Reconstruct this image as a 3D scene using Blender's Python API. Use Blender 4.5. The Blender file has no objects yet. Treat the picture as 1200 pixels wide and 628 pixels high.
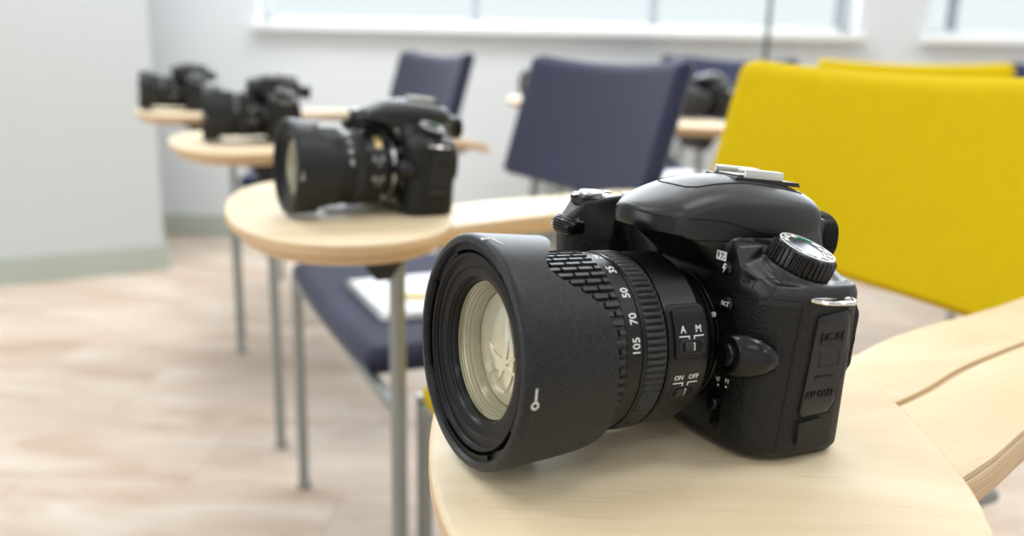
import bpy, bmesh, math, random
from mathutils import Vector, Matrix, Euler
from mathutils.bvhtree import BVHTree
random.seed(7)
PI = math.pi
SC = bpy.context.scene
COL = SC.collection

# ------------------------------------------------------------------ materials
def mat(name, col, rough=0.5, metal=0.0, bump=None, var=None, spec=0.5, coat=0.0):
    """bump=(scale,strength,distance) noise; var=(scale,amount,col2,stretch) colour variation"""
    m = bpy.data.materials.new(name); m.use_nodes = True
    nt = m.node_tree; b = nt.nodes['Principled BSDF']
    b.inputs['Base Color'].default_value = (*col, 1)
    b.inputs['Roughness'].default_value = rough
    b.inputs['Metallic'].default_value = metal
    b.inputs['Specular IOR Level'].default_value = spec
    b.inputs['Coat Weight'].default_value = coat
    tc = nt.nodes.new('ShaderNodeTexCoord')
    if bump:
        n = nt.nodes.new('ShaderNodeTexNoise'); n.inputs['Scale'].default_value = bump[0]; n.inputs['Detail'].default_value = 3
        nt.links.new(tc.outputs['Object'], n.inputs['Vector'])
        bp = nt.nodes.new('ShaderNodeBump'); bp.inputs['Strength'].default_value = bump[1]; bp.inputs['Distance'].default_value = bump[2]
        nt.links.new(n.outputs['Fac'], bp.inputs['Height']); nt.links.new(bp.outputs['Normal'], b.inputs['Normal'])
    if var:
        mp = nt.nodes.new('ShaderNodeMapping'); mp.inputs['Scale'].default_value = var[3]
        n = nt.nodes.new('ShaderNodeTexNoise'); n.inputs['Scale'].default_value = var[0]; n.inputs['Detail'].default_value = 5
        nt.links.new(tc.outputs['Object'], mp.inputs['Vector']); nt.links.new(mp.outputs['Vector'], n.inputs['Vector'])
        r = nt.nodes.new('ShaderNodeMapRange'); r.inputs['From Min'].default_value = 0.35; r.inputs['From Max'].default_value = 0.68
        r.inputs['To Max'].default_value = var[1]
        mx = nt.nodes.new('ShaderNodeMix'); mx.data_type = 'RGBA'
        mx.inputs['A'].default_value = (*col, 1); mx.inputs['B'].default_value = (*var[2], 1)
        nt.links.new(n.outputs['Fac'], r.inputs['Value']); nt.links.new(r.outputs['Result'], mx.inputs['Factor'])
        nt.links.new(mx.outputs['Result'], b.inputs['Base Color'])
    return m

M = {}
M['plastic'] = mat('black_textured_plastic', (.004, .004, .0045), .36, bump=(1500, .30, .0003), spec=.6)
M['smooth'] = mat('smooth_black_plastic', (.0035, .0035, .004), .24, spec=.45)
M['leather'] = mat('black_pebbled_rubber', (.0045, .0042, .0038), .42, bump=(1000, .9, .0007), spec=.4)
M['hood'] = mat('matte_black_hood_plastic', (.0065, .0075, .0098), .42, bump=(2600, .25, .0002), var=(900, .5, (.04, .042, .046), (1, 1, 1)), spec=.37)
M['hoodin'] = mat('dull_black_inner_plastic', (.003, .003, .0035), .4, spec=.22)
M['rubber'] = mat('ribbed_black_rubber', (.011, .0115, .0125), .45, bump=(1200, .3, .0002), var=(420, .35, (.06, .058, .05), (1, 1, 1)))
M['barrel'] = mat('black_lens_barrel_plastic', (.006, .0065, .007), .33, bump=(1600, .15, .0002), spec=.4)
M['white'] = mat('white_marking_paint', (.85, .85, .83), .5)
M['green'] = mat('green_marking_paint', (.03, .45, .2), .5)
M['red'] = mat('red_plastic', (.30, .035, .015), .45)
M['gold'] = mat('gold_badge', (.85, .62, .28), .3, .8)
M['silver'] = mat('satin_silver_metal', (.75, .75, .74), .28, .85)
M['chrome'] = mat('polished_chrome', (.8, .8, .8), .12, 1.0)
M['shoe'] = mat('pale_brushed_shoe_metal', (.78, .78, .74), .38, .6, bump=(900, .2, .0001))
M['dialtop'] = mat('dark_dial_face', (.03, .032, .035), .22, .3)
M['seam'] = mat('seam_groove', (.002, .002, .002), .8)

def wood_mat(name, c1, c2, c3, edge):
    m = bpy.data.materials.new(name); m.use_nodes = True; nt = m.node_tree; b = nt.nodes['Principled BSDF']
    L = nt.links.new
    tc = nt.nodes.new('ShaderNodeTexCoord')
    mp = nt.nodes.new('ShaderNodeMapping'); mp.inputs['Scale'].default_value = (2.2, 9, 9); mp.inputs['Rotation'].default_value = (0, 0, .35)
    L(tc.outputs['Object'], mp.inputs['Vector'])
    n = nt.nodes.new('ShaderNodeTexNoise'); n.inputs['Scale'].default_value = 1.6; n.inputs['Detail'].default_value = 7; n.inputs['Distortion'].default_value = 1.2
    L(mp.outputs['Vector'], n.inputs['Vector'])
    mp2 = nt.nodes.new('ShaderNodeMapping'); mp2.inputs['Scale'].default_value = (25, 700, 700); mp2.inputs['Rotation'].default_value = (0, 0, .35)
    L(tc.outputs['Object'], mp2.inputs['Vector'])
    n2 = nt.nodes.new('ShaderNodeTexNoise'); n2.inputs['Scale'].default_value = 1.0; n2.inputs['Detail'].default_value = 2
    L(mp2.outputs['Vector'], n2.inputs['Vector'])
    cr = nt.nodes.new('ShaderNodeValToRGB'); e = cr.color_ramp.elements
    e[0].position = .36; e[0].color = (*c2, 1); e[1].position = .6; e[1].color = (*c1, 1)
    L(n.outputs['Fac'], cr.inputs['Fac'])
    # small darker flecks
    r2 = nt.nodes.new('ShaderNodeMapRange'); r2.inputs['From Min'].default_value = .42; r2.inputs['From Max'].default_value = .30; r2.inputs['To Max'].default_value = .35
    L(n2.outputs['Fac'], r2.inputs['Value'])
    mx = nt.nodes.new('ShaderNodeMix'); mx.data_type = 'RGBA'; mx.inputs['B'].default_value = (*c3, 1)
    L(r2.outputs['Result'], mx.inputs['Factor']); L(cr.outputs['Color'], mx.inputs['A'])
    # plywood edge: faces looking sideways
    g = nt.nodes.new('ShaderNodeNewGeometry')
    tn = nt.nodes.new('ShaderNodeVectorTransform'); tn.vector_type = 'NORMAL'; tn.convert_from = 'WORLD'; tn.convert_to = 'OBJECT'
    L(g.outputs['True Normal'], tn.inputs['Vector'])
    sp = nt.nodes.new('ShaderNodeSeparateXYZ'); L(tn.outputs['Vector'], sp.inputs['Vector'])
    ab = nt.nodes.new('ShaderNodeMath'); ab.operation = 'ABSOLUTE'; L(sp.outputs['Z'], ab.inputs[0])
    lt = nt.nodes.new('ShaderNodeMapRange'); lt.inputs['From Min'].default_value = .75; lt.inputs['From Max'].default_value = .3
    L(ab.outputs['Value'], lt.inputs['Value'])
    mp3 = nt.nodes.new('ShaderNodeMapping'); mp3.inputs['Scale'].default_value = (8, 8, 480); L(tc.outputs['Object'], mp3.inputs['Vector'])
    n3 = nt.nodes.new('ShaderNodeTexNoise'); n3.inputs['Scale'].default_value = 1; L(mp3.outputs['Vector'], n3.inputs['Vector'])
    cr3 = nt.nodes.new('ShaderNodeValToRGB'); e = cr3.color_ramp.elements
    e[0].position = .38; e[0].color = (edge[0]*.8, edge[1]*.74, edge[2]*.65, 1); e[1].position = .6; e[1].color = (*edge, 1)
    L(n3.outputs['Fac'], cr3.inputs['Fac'])
    mx2 = nt.nodes.new('ShaderNodeMix'); mx2.data_type = 'RGBA'
    L(lt.outputs['Result'], mx2.inputs['Factor']); L(mx.outputs['Result'], mx2.inputs['A']); L(cr3.outputs['Color'], mx2.inputs['B'])
    L(mx2.outputs['Result'], b.inputs['Base Color'])
    b.inputs['Roughness'].default_value = .48; b.inputs['Specular IOR Level'].default_value = .35
    return m
M['wood'] = wood_mat('pale_birch_veneer', (.80, .67, .46), (.72, .57, .365), (.58, .40, .22), (.74, .53, .32))

def fabric(name, col, col2):
    m = mat(name, col, .85, bump=(1300, .5, .0006), var=(60, .6, col2, (1, 1, 1)), spec=.25)
    m.node_tree.nodes['Principled BSDF'].inputs['Sheen Weight'].default_value = .15
    return m
M['navy'] = fabric('navy_blue_upholstery', (.020, .023, .056), (.025, .028, .063))
M['yellow'] = fabric('mustard_yellow_upholstery', (.63, .45, .004), (.59, .42, .003))
M['yellow'].node_tree.nodes['Principled BSDF'].inputs['Sheen Weight'].default_value = 0
M['yellow'].node_tree.nodes['Principled BSDF'].inputs['Specular IOR Level'].default_value = .1
M['tube'] = mat('grey_painted_steel_tube', (.30, .32, .31), .35, .55)
M['bracket'] = mat('black_bracket_plastic', (.015, .013, .012), .5)
M['paper'] = mat('white_paper', (.85, .86, .88), .7)
M['cover'] = mat('pale_notebook_cover', (.80, .82, .86), .4)
M['pencil'] = mat('yellow_pencil_paint', (.85, .62, .02), .35)
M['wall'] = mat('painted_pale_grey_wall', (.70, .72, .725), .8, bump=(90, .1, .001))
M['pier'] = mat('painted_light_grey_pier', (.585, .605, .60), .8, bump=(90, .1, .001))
M['base'] = mat('grey_green_baseboard', (.44, .48, .42), .55)
M['sill'] = mat('white_sill', (.86, .87, .86), .35)
M['frame'] = mat('grey_window_frame', (.36, .40, .44), .4)
M['wframe'] = mat('white_window_frame', (.82, .84, .85), .4)
M['stand'] = mat('dark_grey_stand_metal', (.07, .08, .10), .4, .4)
M['ceil'] = mat('white_ceiling', (.8, .8, .8), .9)

def floor_mat():
    m = bpy.data.materials.new('pale_travertine_look_vinyl'); m.use_nodes = True; nt = m.node_tree; b = nt.nodes['Principled BSDF']; L = nt.links.new
    tc = nt.nodes.new('ShaderNodeTexCoord')
    mp = nt.nodes.new('ShaderNodeMapping'); mp.inputs['Rotation'].default_value = (0, 0, .06); L(tc.outputs['Object'], mp.inputs['Vector'])
    br = nt.nodes.new('ShaderNodeTexBrick'); br.inputs['Scale'].default_value = 1.0
    br.inputs['Brick Width'].default_value = .62; br.inputs['Row Height'].default_value = .31; br.inputs['Mortar Size'].default_value = .0018
    br.inputs['Color1'].default_value = (.2, .2, .2, 1); br.inputs['Color2'].default_value = (.8, .8, .8, 1); br.inputs['Mortar'].default_value = (.5, .5, .5, 1)
    L(mp.outputs['Vector'], br.inputs['Vector'])
    mp2 = nt.nodes.new('ShaderNodeMapping'); mp2.inputs['Scale'].default_value = (1.6, 6.0, 1); L(mp.outputs['Vector'], mp2.inputs['Vector'])
    ad = nt.nodes.new('ShaderNodeVectorMath'); ad.operation = 'ADD'; L(mp2.outputs['Vector'], ad.inputs[0])
    sc = nt.nodes.new('ShaderNodeVectorMath'); sc.operation = 'SCALE'; sc.inputs['Scale'].default_value = 9; L(br.outputs['Color'], sc.inputs[0]); L(sc.outputs['Vector'], ad.inputs[1])
    n = nt.nodes.new('ShaderNodeTexNoise'); n.inputs['Scale'].default_value = 1.5; n.inputs['Detail'].default_value = 6; n.inputs['Roughness'].default_value = .6; n.inputs['Distortion'].default_value = .7
    L(ad.outputs['Vector'], n.inputs['Vector'])
    cr = nt.nodes.new('ShaderNodeValToRGB'); e = cr.color_ramp.elements
    e[0].position = .30; e[0].color = (.44, .31, .22, 1); e[1].position = .70; e[1].color = (.68, .60, .51, 1)
    x = cr.color_ramp.elements.new(.50); x.color = (.57, .455, .36, 1)
    L(n.outputs['Fac'], cr.inputs['Fac'])
    mx = nt.nodes.new('ShaderNodeMix'); mx.data_type = 'RGBA'; mx.blend_type = 'MULTIPLY'; mx.inputs['B'].default_value = (.72, .68, .64, 1)
    L(br.outputs['Fac'], mx.inputs['Factor']); L(cr.outputs['Color'], mx.inputs['A'])
    L(mx.outputs['Result'], b.inputs['Base Color']); b.inputs['Roughness'].default_value = .42
    return m
M['floor'] = floor_mat()

def glass_mat(name, tint, refl_rough=.0, ior=1.5, base=0.0):
    """clear pane: transparent + fresnel gloss"""
    m = bpy.data.materials.new(name); m.use_nodes = True; nt = m.node_tree
    nt.nodes.remove(nt.nodes['Principled BSDF']); out = nt.nodes['Material Output']; L = nt.links.new
    t = nt.nodes.new('ShaderNodeBsdfTransparent'); t.inputs['Color'].default_value = (*tint, 1)
    g = nt.nodes.new('ShaderNodeBsdfGlossy'); g.inputs['Roughness'].default_value = refl_rough
    f = nt.nodes.new('ShaderNodeFresnel'); f.inputs['IOR'].default_value = ior
    a = nt.nodes.new('ShaderNodeMath'); a.operation = 'ADD'; a.inputs[1].default_value = base; a.use_clamp = True
    mx = nt.nodes.new('ShaderNodeMixShader'); L(f.outputs['Fac'], a.inputs[0])
    gm = nt.nodes.new('ShaderNodeNewGeometry'); bf = nt.nodes.new('ShaderNodeMath'); bf.operation = 'SUBTRACT'; bf.inputs[0].default_value = 1; L(gm.outputs['Backfacing'], bf.inputs[1])
    ml = nt.nodes.new('ShaderNodeMath'); ml.operation = 'MULTIPLY'; L(a.outputs['Value'], ml.inputs[0]); L(bf.outputs['Value'], ml.inputs[1]); L(ml.outputs['Value'], mx.inputs['Fac'])
    L(t.outputs['BSDF'], mx.inputs[1]); L(g.outputs['BSDF'], mx.inputs[2]); L(mx.outputs['Shader'], out.inputs['Surface'])
    return m
M['pane'] = glass_mat('window_glass', (.96, .98, .98))
M['lensglass'] = glass_mat('coated_front_glass', (.95, .95, .90), .02, 1.45, .01)
M['inner_ring'] = mat('olive_inner_lens_ring', (.40, .38, .30), .22, .35)
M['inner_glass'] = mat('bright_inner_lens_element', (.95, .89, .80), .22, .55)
M['reflection_white'] = mat('bright_rear_lens_element', (1, .99, .96), .12, .6)  # near-white for the modelled reflection crescents in the lens

# ------------------------------------------------------------------ object helpers
def link(name, me, m, parent=None):
    o = bpy.data.objects.new(name, me); COL.objects.link(o)
    if m is not None and not me.materials: me.materials.append(m)
    if parent: o.parent = parent
    return o
def finish(bm, name, m, parent=None, smooth=40, scale=1.0):
    if scale != 1.0: bmesh.ops.scale(bm, vec=(scale,)*3, verts=bm.verts)
    bmesh.ops.recalc_face_normals(bm, faces=bm.faces)
    me = bpy.data.meshes.new(name); bm.to_mesh(me); bm.free()
    for p in me.polygons: p.use_smooth = True
    if smooth is not None: me.set_sharp_from_angle(angle=math.radians(smooth))
    return link(name, me, m, parent)
def empty(name, loc=(0, 0, 0), rot=(0, 0, 0)):
    o = bpy.data.objects.new(name, None); COL.objects.link(o); o.empty_display_size = .05
    o.location = loc; o.rotation_euler = rot; return o
def tag(o, label, cat, group=None):
    o['label'] = label; o['category'] = cat
    if group: o['group'] = group
    return o
def struct(o): o['kind'] = 'structure'; return o
def kids(o): return [c for c in bpy.data.objects if c.parent == o]
def copy_tree(o, parent=None):
    c = o.copy(); COL.objects.link(c)
    if parent: c.parent = parent
    for ch in kids(o): copy_tree(ch, c)
    return c

def add_box(bm, c, s, bev=0, seg=2, rot=None):
    r = bmesh.ops.create_cube(bm, size=1)
    vs = r['verts']; bmesh.ops.scale(bm, vec=s, verts=vs)
    if bev:
        es = list({e for v in vs for e in v.link_edges})
        rb = bmesh.ops.bevel(bm, geom=es, offset=bev, segments=seg, affect='EDGES', profile=.5)
        vs = list({v for f in rb['faces'] for v in f.verts} | {v for v in vs if v.is_valid})
    if rot is not None: bmesh.ops.rotate(bm, cent=(0, 0, 0), matrix=rot, verts=vs)
    bmesh.ops.translate(bm, vec=c, verts=vs); return vs
def add_hull(bm, pts):
    vs = [bm.verts.new(p) for p in pts]
    r = bmesh.ops.convex_hull(bm, input=vs)
    bad = [g for g in r['geom_interior'] if isinstance(g, bmesh.types.BMVert)]
    bad += [g for g in r['geom_unused'] if isinstance(g, bmesh.types.BMVert)]
    if bad: bmesh.ops.delete(bm, geom=list(set(bad)), context='VERTS')
def add_lathe(bm, prof, center, axis='X', n=64, closed=False):
    """prof: list of (a, r) a along axis. center: (.,.,.) offsets of the axis"""
    rings = []
    for a, r in prof:
        ring = []
        for i in range(n):
            t = 2*PI*i/n; c, s = math.cos(t)*r, math.sin(t)*r
            p = {'X': (a, c, s), 'Z': (c, s, a), 'Y': (s, a, c)}[axis]
            ring.append(bm.verts.new(Vector(p)+Vector(center)))
        rings.append(ring)
    k = len(rings)
    for j in range(k if closed else k-1):
        A, B = rings[j], rings[(j+1) % k]
        for i in range(n): bm.faces.new((A[i], A[(i+1) % n], B[(i+1) % n], B[i]))
    if not closed:
        bm.faces.new(rings[0]); bm.faces.new(list(reversed(rings[-1])))
    return rings
def add_tube(bm, pts, r, n=12, cyclic=False):
    pts = [Vector(p) for p in pts]; k = len(pts); rings = []; prev = None
    for i, p in enumerate(pts):
        if cyclic: d = (pts[(i+1) % k]-pts[i-1])
        else: d = (pts[min(i+1, k-1)]-pts[max(i-1, 0)])
        d.normalize()
        if prev is None:
            u = d.orthogonal().normalized()
        else:
            u = (prev - d*prev.dot(d)).normalized()
        prev = u; v = d.cross(u)
        rings.append([bm.verts.new(p + (u*math.cos(2*PI*j/n)+v*math.sin(2*PI*j/n))*r) for j in range(n)])
    for i in range(k if cyclic else k-1):
        A, B = rings[i], rings[(i+1) % k]
        for j in range(n): bm.faces.new((A[j], A[(j+1) % n], B[(j+1) % n], B[j]))
    if not cyclic: bm.faces.new(list(reversed(rings[0]))); bm.faces.new(rings[-1])
def arcpts(p0, pc, p1, n=6):
    p0, pc, p1 = map(Vector, (p0, pc, p1))
    return [(1-t)**2*p0+2*t*(1-t)*pc+t*t*p1 for t in [i/n for i in range(n+1)]]
def add_prism(bm, outline, z0, z1, bev=0, seg=3):
    vs = [bm.verts.new((x, y, z0)) for x, y in outline]
    f = bm.faces.new(vs)
    r = bmesh.ops.extrude_face_region(bm, geom=[f])
    tv = [g for g in r['geom'] if isinstance(g, bmesh.types.BMVert)]
    bmesh.ops.translate(bm, vec=(0, 0, z1-z0), verts=tv)
    if bev:
        tf = [g for g in r['geom'] if isinstance(g, bmesh.types.BMFace)]
        es = list({e for ff in tf+[f] for e in ff.edges})
        bmesh.ops.bevel(bm, geom=es, offset=bev, segments=seg, affect='EDGES', profile=.5)
def text_verts(body, size, depth, align='CENTER', bold=0.0):
    cu = bpy.data.curves.new('lettering', 'FONT'); cu.body = body; cu.size = size; cu.extrude = depth/2
    cu.align_x = align; cu.align_y = 'CENTER'; cu.resolution_u = 3; cu.offset = bold
    o = bpy.data.objects.new('lettering', cu); COL.objects.link(o)
    dg = bpy.context.evaluated_depsgraph_get(); me = o.evaluated_get(dg).to_mesh()
    V = [v.co.copy() for v in me.vertices]; F = [tuple(p.vertices) for p in me.polygons]
    o.evaluated_get(dg).to_mesh_clear(); bpy.data.objects.remove(o); bpy.data.curves.remove(cu)
    return V, F
def add_text(bm, body, size, mapf, depth=.25, bold=0.0):
    V, F = text_verts(body, size, depth, bold=bold)
    vs = [bm.verts.new(mapf(v.x, v.y, v.z+depth/2)) for v in V]
    for f in F:
        try: bm.faces.new([vs[i] for i in f])
        except ValueError: pass
def add_poly2(bm, pts, mapf, depth=.25):
    a = [bm.verts.new(mapf(x, y, 0)) for x, y in pts]; b = [bm.verts.new(mapf(x, y, depth)) for x, y in pts]
    n = len(pts); bm.faces.new(list(reversed(a))); bm.faces.new(b)
    for i in range(n): bm.faces.new((a[i], a[(i+1) % n], b[(i+1) % n], b[i]))

# ------------------------------------------------------------------ the camera (millimetres: X = lens axis, Y = its left, Z up)
AX = 41.0      # height of the lens axis above the base
def camera_model():
    root = empty('camera')
    S = .001
    # ---- body: several convex volumes fused by remeshing
    bm = bmesh.new()
    plan = [(4, 18), (5.3, 26), (5.5, 33), (5.2, 38.5), (4.2, 43.5), (2.2, 47.8), (-.8, 51.2), (-4.5, 53.8), (-9, 55.6), (-14, 56.5), (-34, 57), (-39, 56), (-43, 53), (-46, 47), (-47, 10), (-47, -58), (-40, -66), (-10, -69), (4, -66)]
    pts = []
    for x, y in plan:
        cx, cy = -20, -6; k = .955
        pts += [(cx+(x-cx)*k, cy+(y-cy)*k, 0), (x, y, 4), (x, y, 70), (cx+(x-cx)*.97, cy+(y-cy)*.97, 74)]
    add_hull(bm, pts)
    add_hull(bm, [(-44, 40, 30), (-48.5, 46, 36), (-49, 49, 42), (-49, 49, 58), (-45, 54, 62), (-43, 55, 38), (-40, 30, 64), (-49, 30, 60), (-49, 30, 40), (-40, 50, 28), (-45, 50, 67)])
    # left shoulder carrying the dial
    add_hull(bm, [(-6, 25, 87), (-40, 25, 86), (1, 24, 86), (4.5, 24, 84), (5, 33, 80), (4.5, 40, 76.5), (1.5, 47, 73.5), (-5, 52, 71.5), (-20, 55.5, 70.5), (-36, 55, 71), (-44, 48, 72), (3, 20, 60), (-5, 52, 62), (-40, 50, 62), (-44, 20, 84)])
    add_hull(bm, [(5.3, 17, 3), (5.3, 33, 3), (5.3, 14, 84), (5.4, 21, 88), (5.4, 30.5, 86), (5.5, 34, 79), (-6, 14, 88), (-6, 33, 87), (-6, 20, 3), (-6, 33, 3), (4, 24, 89)])
    DN = Vector((-.16, .32, 1)).normalized(); DC = Vector((-21, 42.5, 87.5)); DQ = Vector((0, 0, 1)).rotation_difference(DN)
    ped = []
    for h, r in ((-16, 17), (-9.2, 15.4), (-8.6, 14.6)):
        for i in range(28):
            t = 2*PI*i/28; ped.append(DC + DQ @ Vector((r*math.cos(t), r*math.sin(t), h)))
    add_hull(bm, [p for p in ped])
    # lens tower
    tow = []
    for x, r in ((-10, 37), (4.5, 35)):
        for i in range(32):
            t = 2*PI*i/32; tow.append((x, r*.62*math.cos(t), max(1.5, AX+r*math.sin(t))))
    add_hull(bm, tow)
    # prism hump below the flash housing
    add_hull(bm, [(26.5, 21, 90), (26.5, -21, 90), (20, 23, 87), (20, -23, 87), (10, 20, 86.5), (10, -20, 86.5), (5.6, 17, 81), (4, 24.5, 92), (4, -24.5, 92), (-46, 24, 93), (-46, -24, 93), (5, 20, 74), (5, -20, 74), (8, 12, 78), (8, -12, 78), (-46, 32, 78), (-46, -34, 78), (-50, 18, 98), (-50, -18, 98), (-46, 12, 105), (-46, -12, 105), (-30, 12, 106), (-30, -12, 106)])
    # eyepiece block
    add_hull(bm, [(-45, 21, 74), (-45, -21, 74), (-45, 19, 98), (-45, -19, 98), (-60, 17, 76), (-60, -17, 76), (-60, 16, 94), (-60, -16, 94)])
    # hand grip with its sloping top
    add_hull(bm, [(36, -50, 84), (39, -54, 83), (38, -60, 81), (33, -67, 78), (30, -66, 70), (34, -50, 70), (31, -46, 8), (31, -62, 8), (27, -67, 12), (28, -50, 1), (24, -64, 1),
                  (31, -46, 93.5), (29, -62, 93), (16, -40, 97), (12, -66, 95), (-12, -38, 94), (-12, -69, 87), (-20, -36, 10), (-20, -69, 10), (-20, -40, 0), (-18, -64, 0), (18, -40, 6), (20, -40, 76)])
    add_hull(bm, [(16, -40, 97), (6, -20, 92), (-42, -20, 90), (-42, -62, 86), (-34, -68, 84), (-12, -69, 87), (6, -20, 70), (8, -40, 70), (-44, -20, 70), (-44, -62, 70)])
    bmesh.ops.recalc_face_normals(bm, faces=bm.faces)
    me = bpy.data.meshes.new('body_rough'); bm.to_mesh(me); bm.free()
    o = bpy.data.objects.new('body_rough', me); COL.objects.link(o)
    md = o.modifiers.new('r', 'REMESH'); md.mode = 'VOXEL'; md.voxel_size = .8; md.adaptivity = 0
    md = o.modifiers.new('s', 'SMOOTH'); md.factor = .5; md.iterations = 7
    dg = bpy.context.evaluated_depsgraph_get(); ev = o.evaluated_get(dg)
    bme = bpy.data.meshes.new_from_object(ev, depsgraph=dg); bpy.data.objects.remove(o)
    bb = bmesh.new(); bb.from_mesh(bme); bvh = BVHTree.FromBMesh(bb); bb.free()
    bme.name = 'body'; bme.transform(Matrix.Scale(S, 4))
    for p in bme.polygons: p.use_smooth = True
    body = link('body', bme, M['plastic'], root)
    # rubber covering region as second material slot
    bme.materials.append(M['leather'])
    for p in bme.polygons:
        c = p.center/S
        left_cover = c.y > 33 and c.z < 66 - (c.y-34)*.0 and c.x > -10 and c.z > 3
        side = c.y > 50 and c.x <= -10 and c.z < 68
        grip = c.y < -38 and c.z < 76 and c.z > 3
        if left_cover or side or grip: p.material_index = 1
    def sx(y, z, off=0.0):      # front surface
        h = bvh.ray_cast(Vector((200, y, z)), Vector((-1, 0, 0)))[0]; return Vector((h.x+off, y, z)) if h else Vector((4, y, z))
    def sy(x, z, off=0.0):      # left surface
        h = bvh.ray_cast(Vector((x, 200, z)), Vector((0, -1, 0)))[0]; return Vector((x, h.y+off, z)) if h else Vector((x, 55, z))
    def sz(x, y, off=0.0):
        h = bvh.ray_cast(Vector((x, y, 200)), Vector((0, 0, -1)))[0]; return Vector((x, y, h.z+off)) if h else Vector((x, y, 80))
    def P(name, bm, m, parent=body, smooth=40): return finish(bm, name, m, parent, smooth, S)

    # seams pressed into the body
    bm = bmesh.new()
    add_tube(bm, [sx(y, 66.5-(y-34)*-.1) for y in range(31, 47, 1)] + [sy(x, 68.5, 0) for x in (0, -2, -4, -6, -8.5)], .28, 6)
    add_tube(bm, [sy(-9+(.05*(68-z)), z) for z in range(68, 3, -2)], .28, 6)
    P('seam_line', bm, M['seam'])
    # ---- port cover, a raised rubber door on the left side
    def port_outline(k=0.0):
        return [(-17+k, 61), (-18, 62+k), (-33, 64+k), (-36-k, 61), (-37-k, 50), (-35-k, 36), (-33-k, 24), (-30-k, 20-k), (-16+k, 19-k), (-14+k, 21), (-16+k, 45)]
    def project_panel(outline, off, n=10):
        bm = bmesh.new()
        cx = sum(p[0] for p in outline)/len(outline); cz = sum(p[1] for p in outline)/len(outline)
        rings = []
        k = len(outline); dense = []
        for i in range(k):
            a, b = outline[i], outline[(i+1) % k]
            for t in (0, .33, .66): dense.append((a[0]+(b[0]-a[0])*t, a[1]+(b[1]-a[1])*t))
        for s, o_ in ((1.0, -.6), (1.0, off*.6), (.965, off)) + tuple((f, off) for f in (.8, .6, .4, .2)):
            rings.append([bm.verts.new(sy(cx+(x-cx)*s, cz+(z-cz)*s, o_)) for x, z in dense])
        for A, B in zip(rings, rings[1:]):
            for i in range(len(A)): bm.faces.new((A[i], A[(i+1) % len(A)], B[(i+1) % len(A)], B[i]))
        bm.faces.new(rings[-1]); return bm
    port = P('port_cover', project_panel(port_outline(), .9), M['plastic'])
    bm = bmesh.new(); dz = []
    ol = port_outline(.7); k = len(ol)
    for i in range(k):
        a, b = ol[i], ol[(i+1) % k]
        for t in (0, .25, .5, .75): dz.append(sy(a[0]+(b[0]-a[0])*t, a[1]+(b[1]-a[1])*t, .05))
    add_tube(bm, dz, .35, 6, True); P('cover_seam', bm, M['seam'], port)
    bm = bmesh.new()
    mp = lambda cx, cz: (lambda x, y, z: sy(cx-x, cz+y, 1.0+z))
    add_text(bm, 'DC IN', 4.6, mp(-26, 53), .35, .02); add_text(bm, 'AV OUT', 4.4, mp(-23.5, 28.5), .35, .02); add_poly2(bm, [(-5, -.5), (5, -.5), (5, .5), (-5, .5)], mp(-24.5, 36), .35)
    for (cx, cz, w, h) in ((-26, 53, 12, 6), (-26, 44.2, 11, 7)):
        r = [sy(cx+sxx*w/2, cz+szz*h/2, .9) for sxx, szz in ((-1, -1), (1, -1), (1, 1), (-1, 1))]
        add_tube(bm, r, .2, 5, True)
    P('cover_lettering', bm, M['smooth'], port)
    usb = P('accessory_port_flap', project_panel([(-13.5, 17), (-26, 18), (-26.5, 8), (-14, 7.5)], 1.5), M['leather'])
    # ---- strap eyelet
    bm = bmesh.new(); y0 = 55
    pp = [(-12, y0, 69.5), (-14, y0+5, 69), (-17, y0+8, 69), (-29, y0+8, 68.5), (-32, y0+5, 68.5), (-33, y0, 69)]
    pp = [(-12.5, y0+2, 69.2), (-15, y0+6.5, 69), (-18, y0+8, 69), (-29, y0+8, 68.5), (-32, y0+6.5, 68.5), (-33.5, y0+2, 68.8), (-30, y0+.8, 69), (-15, y0+.8, 69.2)]
    add_tube(bm, pp, 1.0, 8, True); P('strap_eyelet', bm, M['chrome'])
    # ---- front buttons
    def dome(y, z, r, h, name, m, parent=body, x=None):
        bm = bmesh.new(); p = sx(y, z) if x is None else Vector((x, y, z))
        add_lathe(bm, [(p.x-1.5, r), (p.x+h*.45, r), (p.x+h*.8, r*.8), (p.x+h, r*.45), (p.x+h+.05, .05)], (0, y, z), 'X', 24)
        return P(name, bm, m, parent), p.x+h
    fb, fx = dome(25.8, 76.5, 3.3, 2.2, 'flash_button', M['smooth'])
    bm = bmesh.new(); bolt = [(-.2, 2), (1.1, 2), (.5, .5), (1.4, .5), (-.4, -2.1), (.1, -.3), (-1, -.3)]
    add_poly2(bm, bolt, lambda x, y, z: Vector((fx-.02+z-.055*(x*x+y*y), 25.8+x, 76.5+y)), .3); P('flash_symbol', bm, M['white'], fb)
    kb, kx = dome(28.8, 61.8, 3.3, 2.2, 'bracketing_button', M['smooth'])
    bm = bmesh.new(); add_text(bm, 'BKT', 2.7, lambda x, y, z: Vector((kx-.02+z-.06*(x*x+y*y), 28.8+x, 61.8+y)), .3, .04); P('button_lettering', bm, M['white'], kb)
    bm = bmesh.new(); mx_ = max(sx(26.4+a, 82.0+b).x for a in (-2.9, -1, 1, 2.9) for b in (-1.9, 0, 1.9))
    def mq(x, y, z): return Vector((mx_-.05+z, 26.4+x, 82.0+y))
    add_poly2(bm, [(-2.9, -1.9), (2.9, -1.9), (2.9, 1.9), (-2.9, 1.9)], mq, .25); fi = P('flash_compensation_mark', bm, M['white'])
    bm = bmesh.new()
    m2 = lambda x, y, z: mq(x, y, z+.26)
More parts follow.
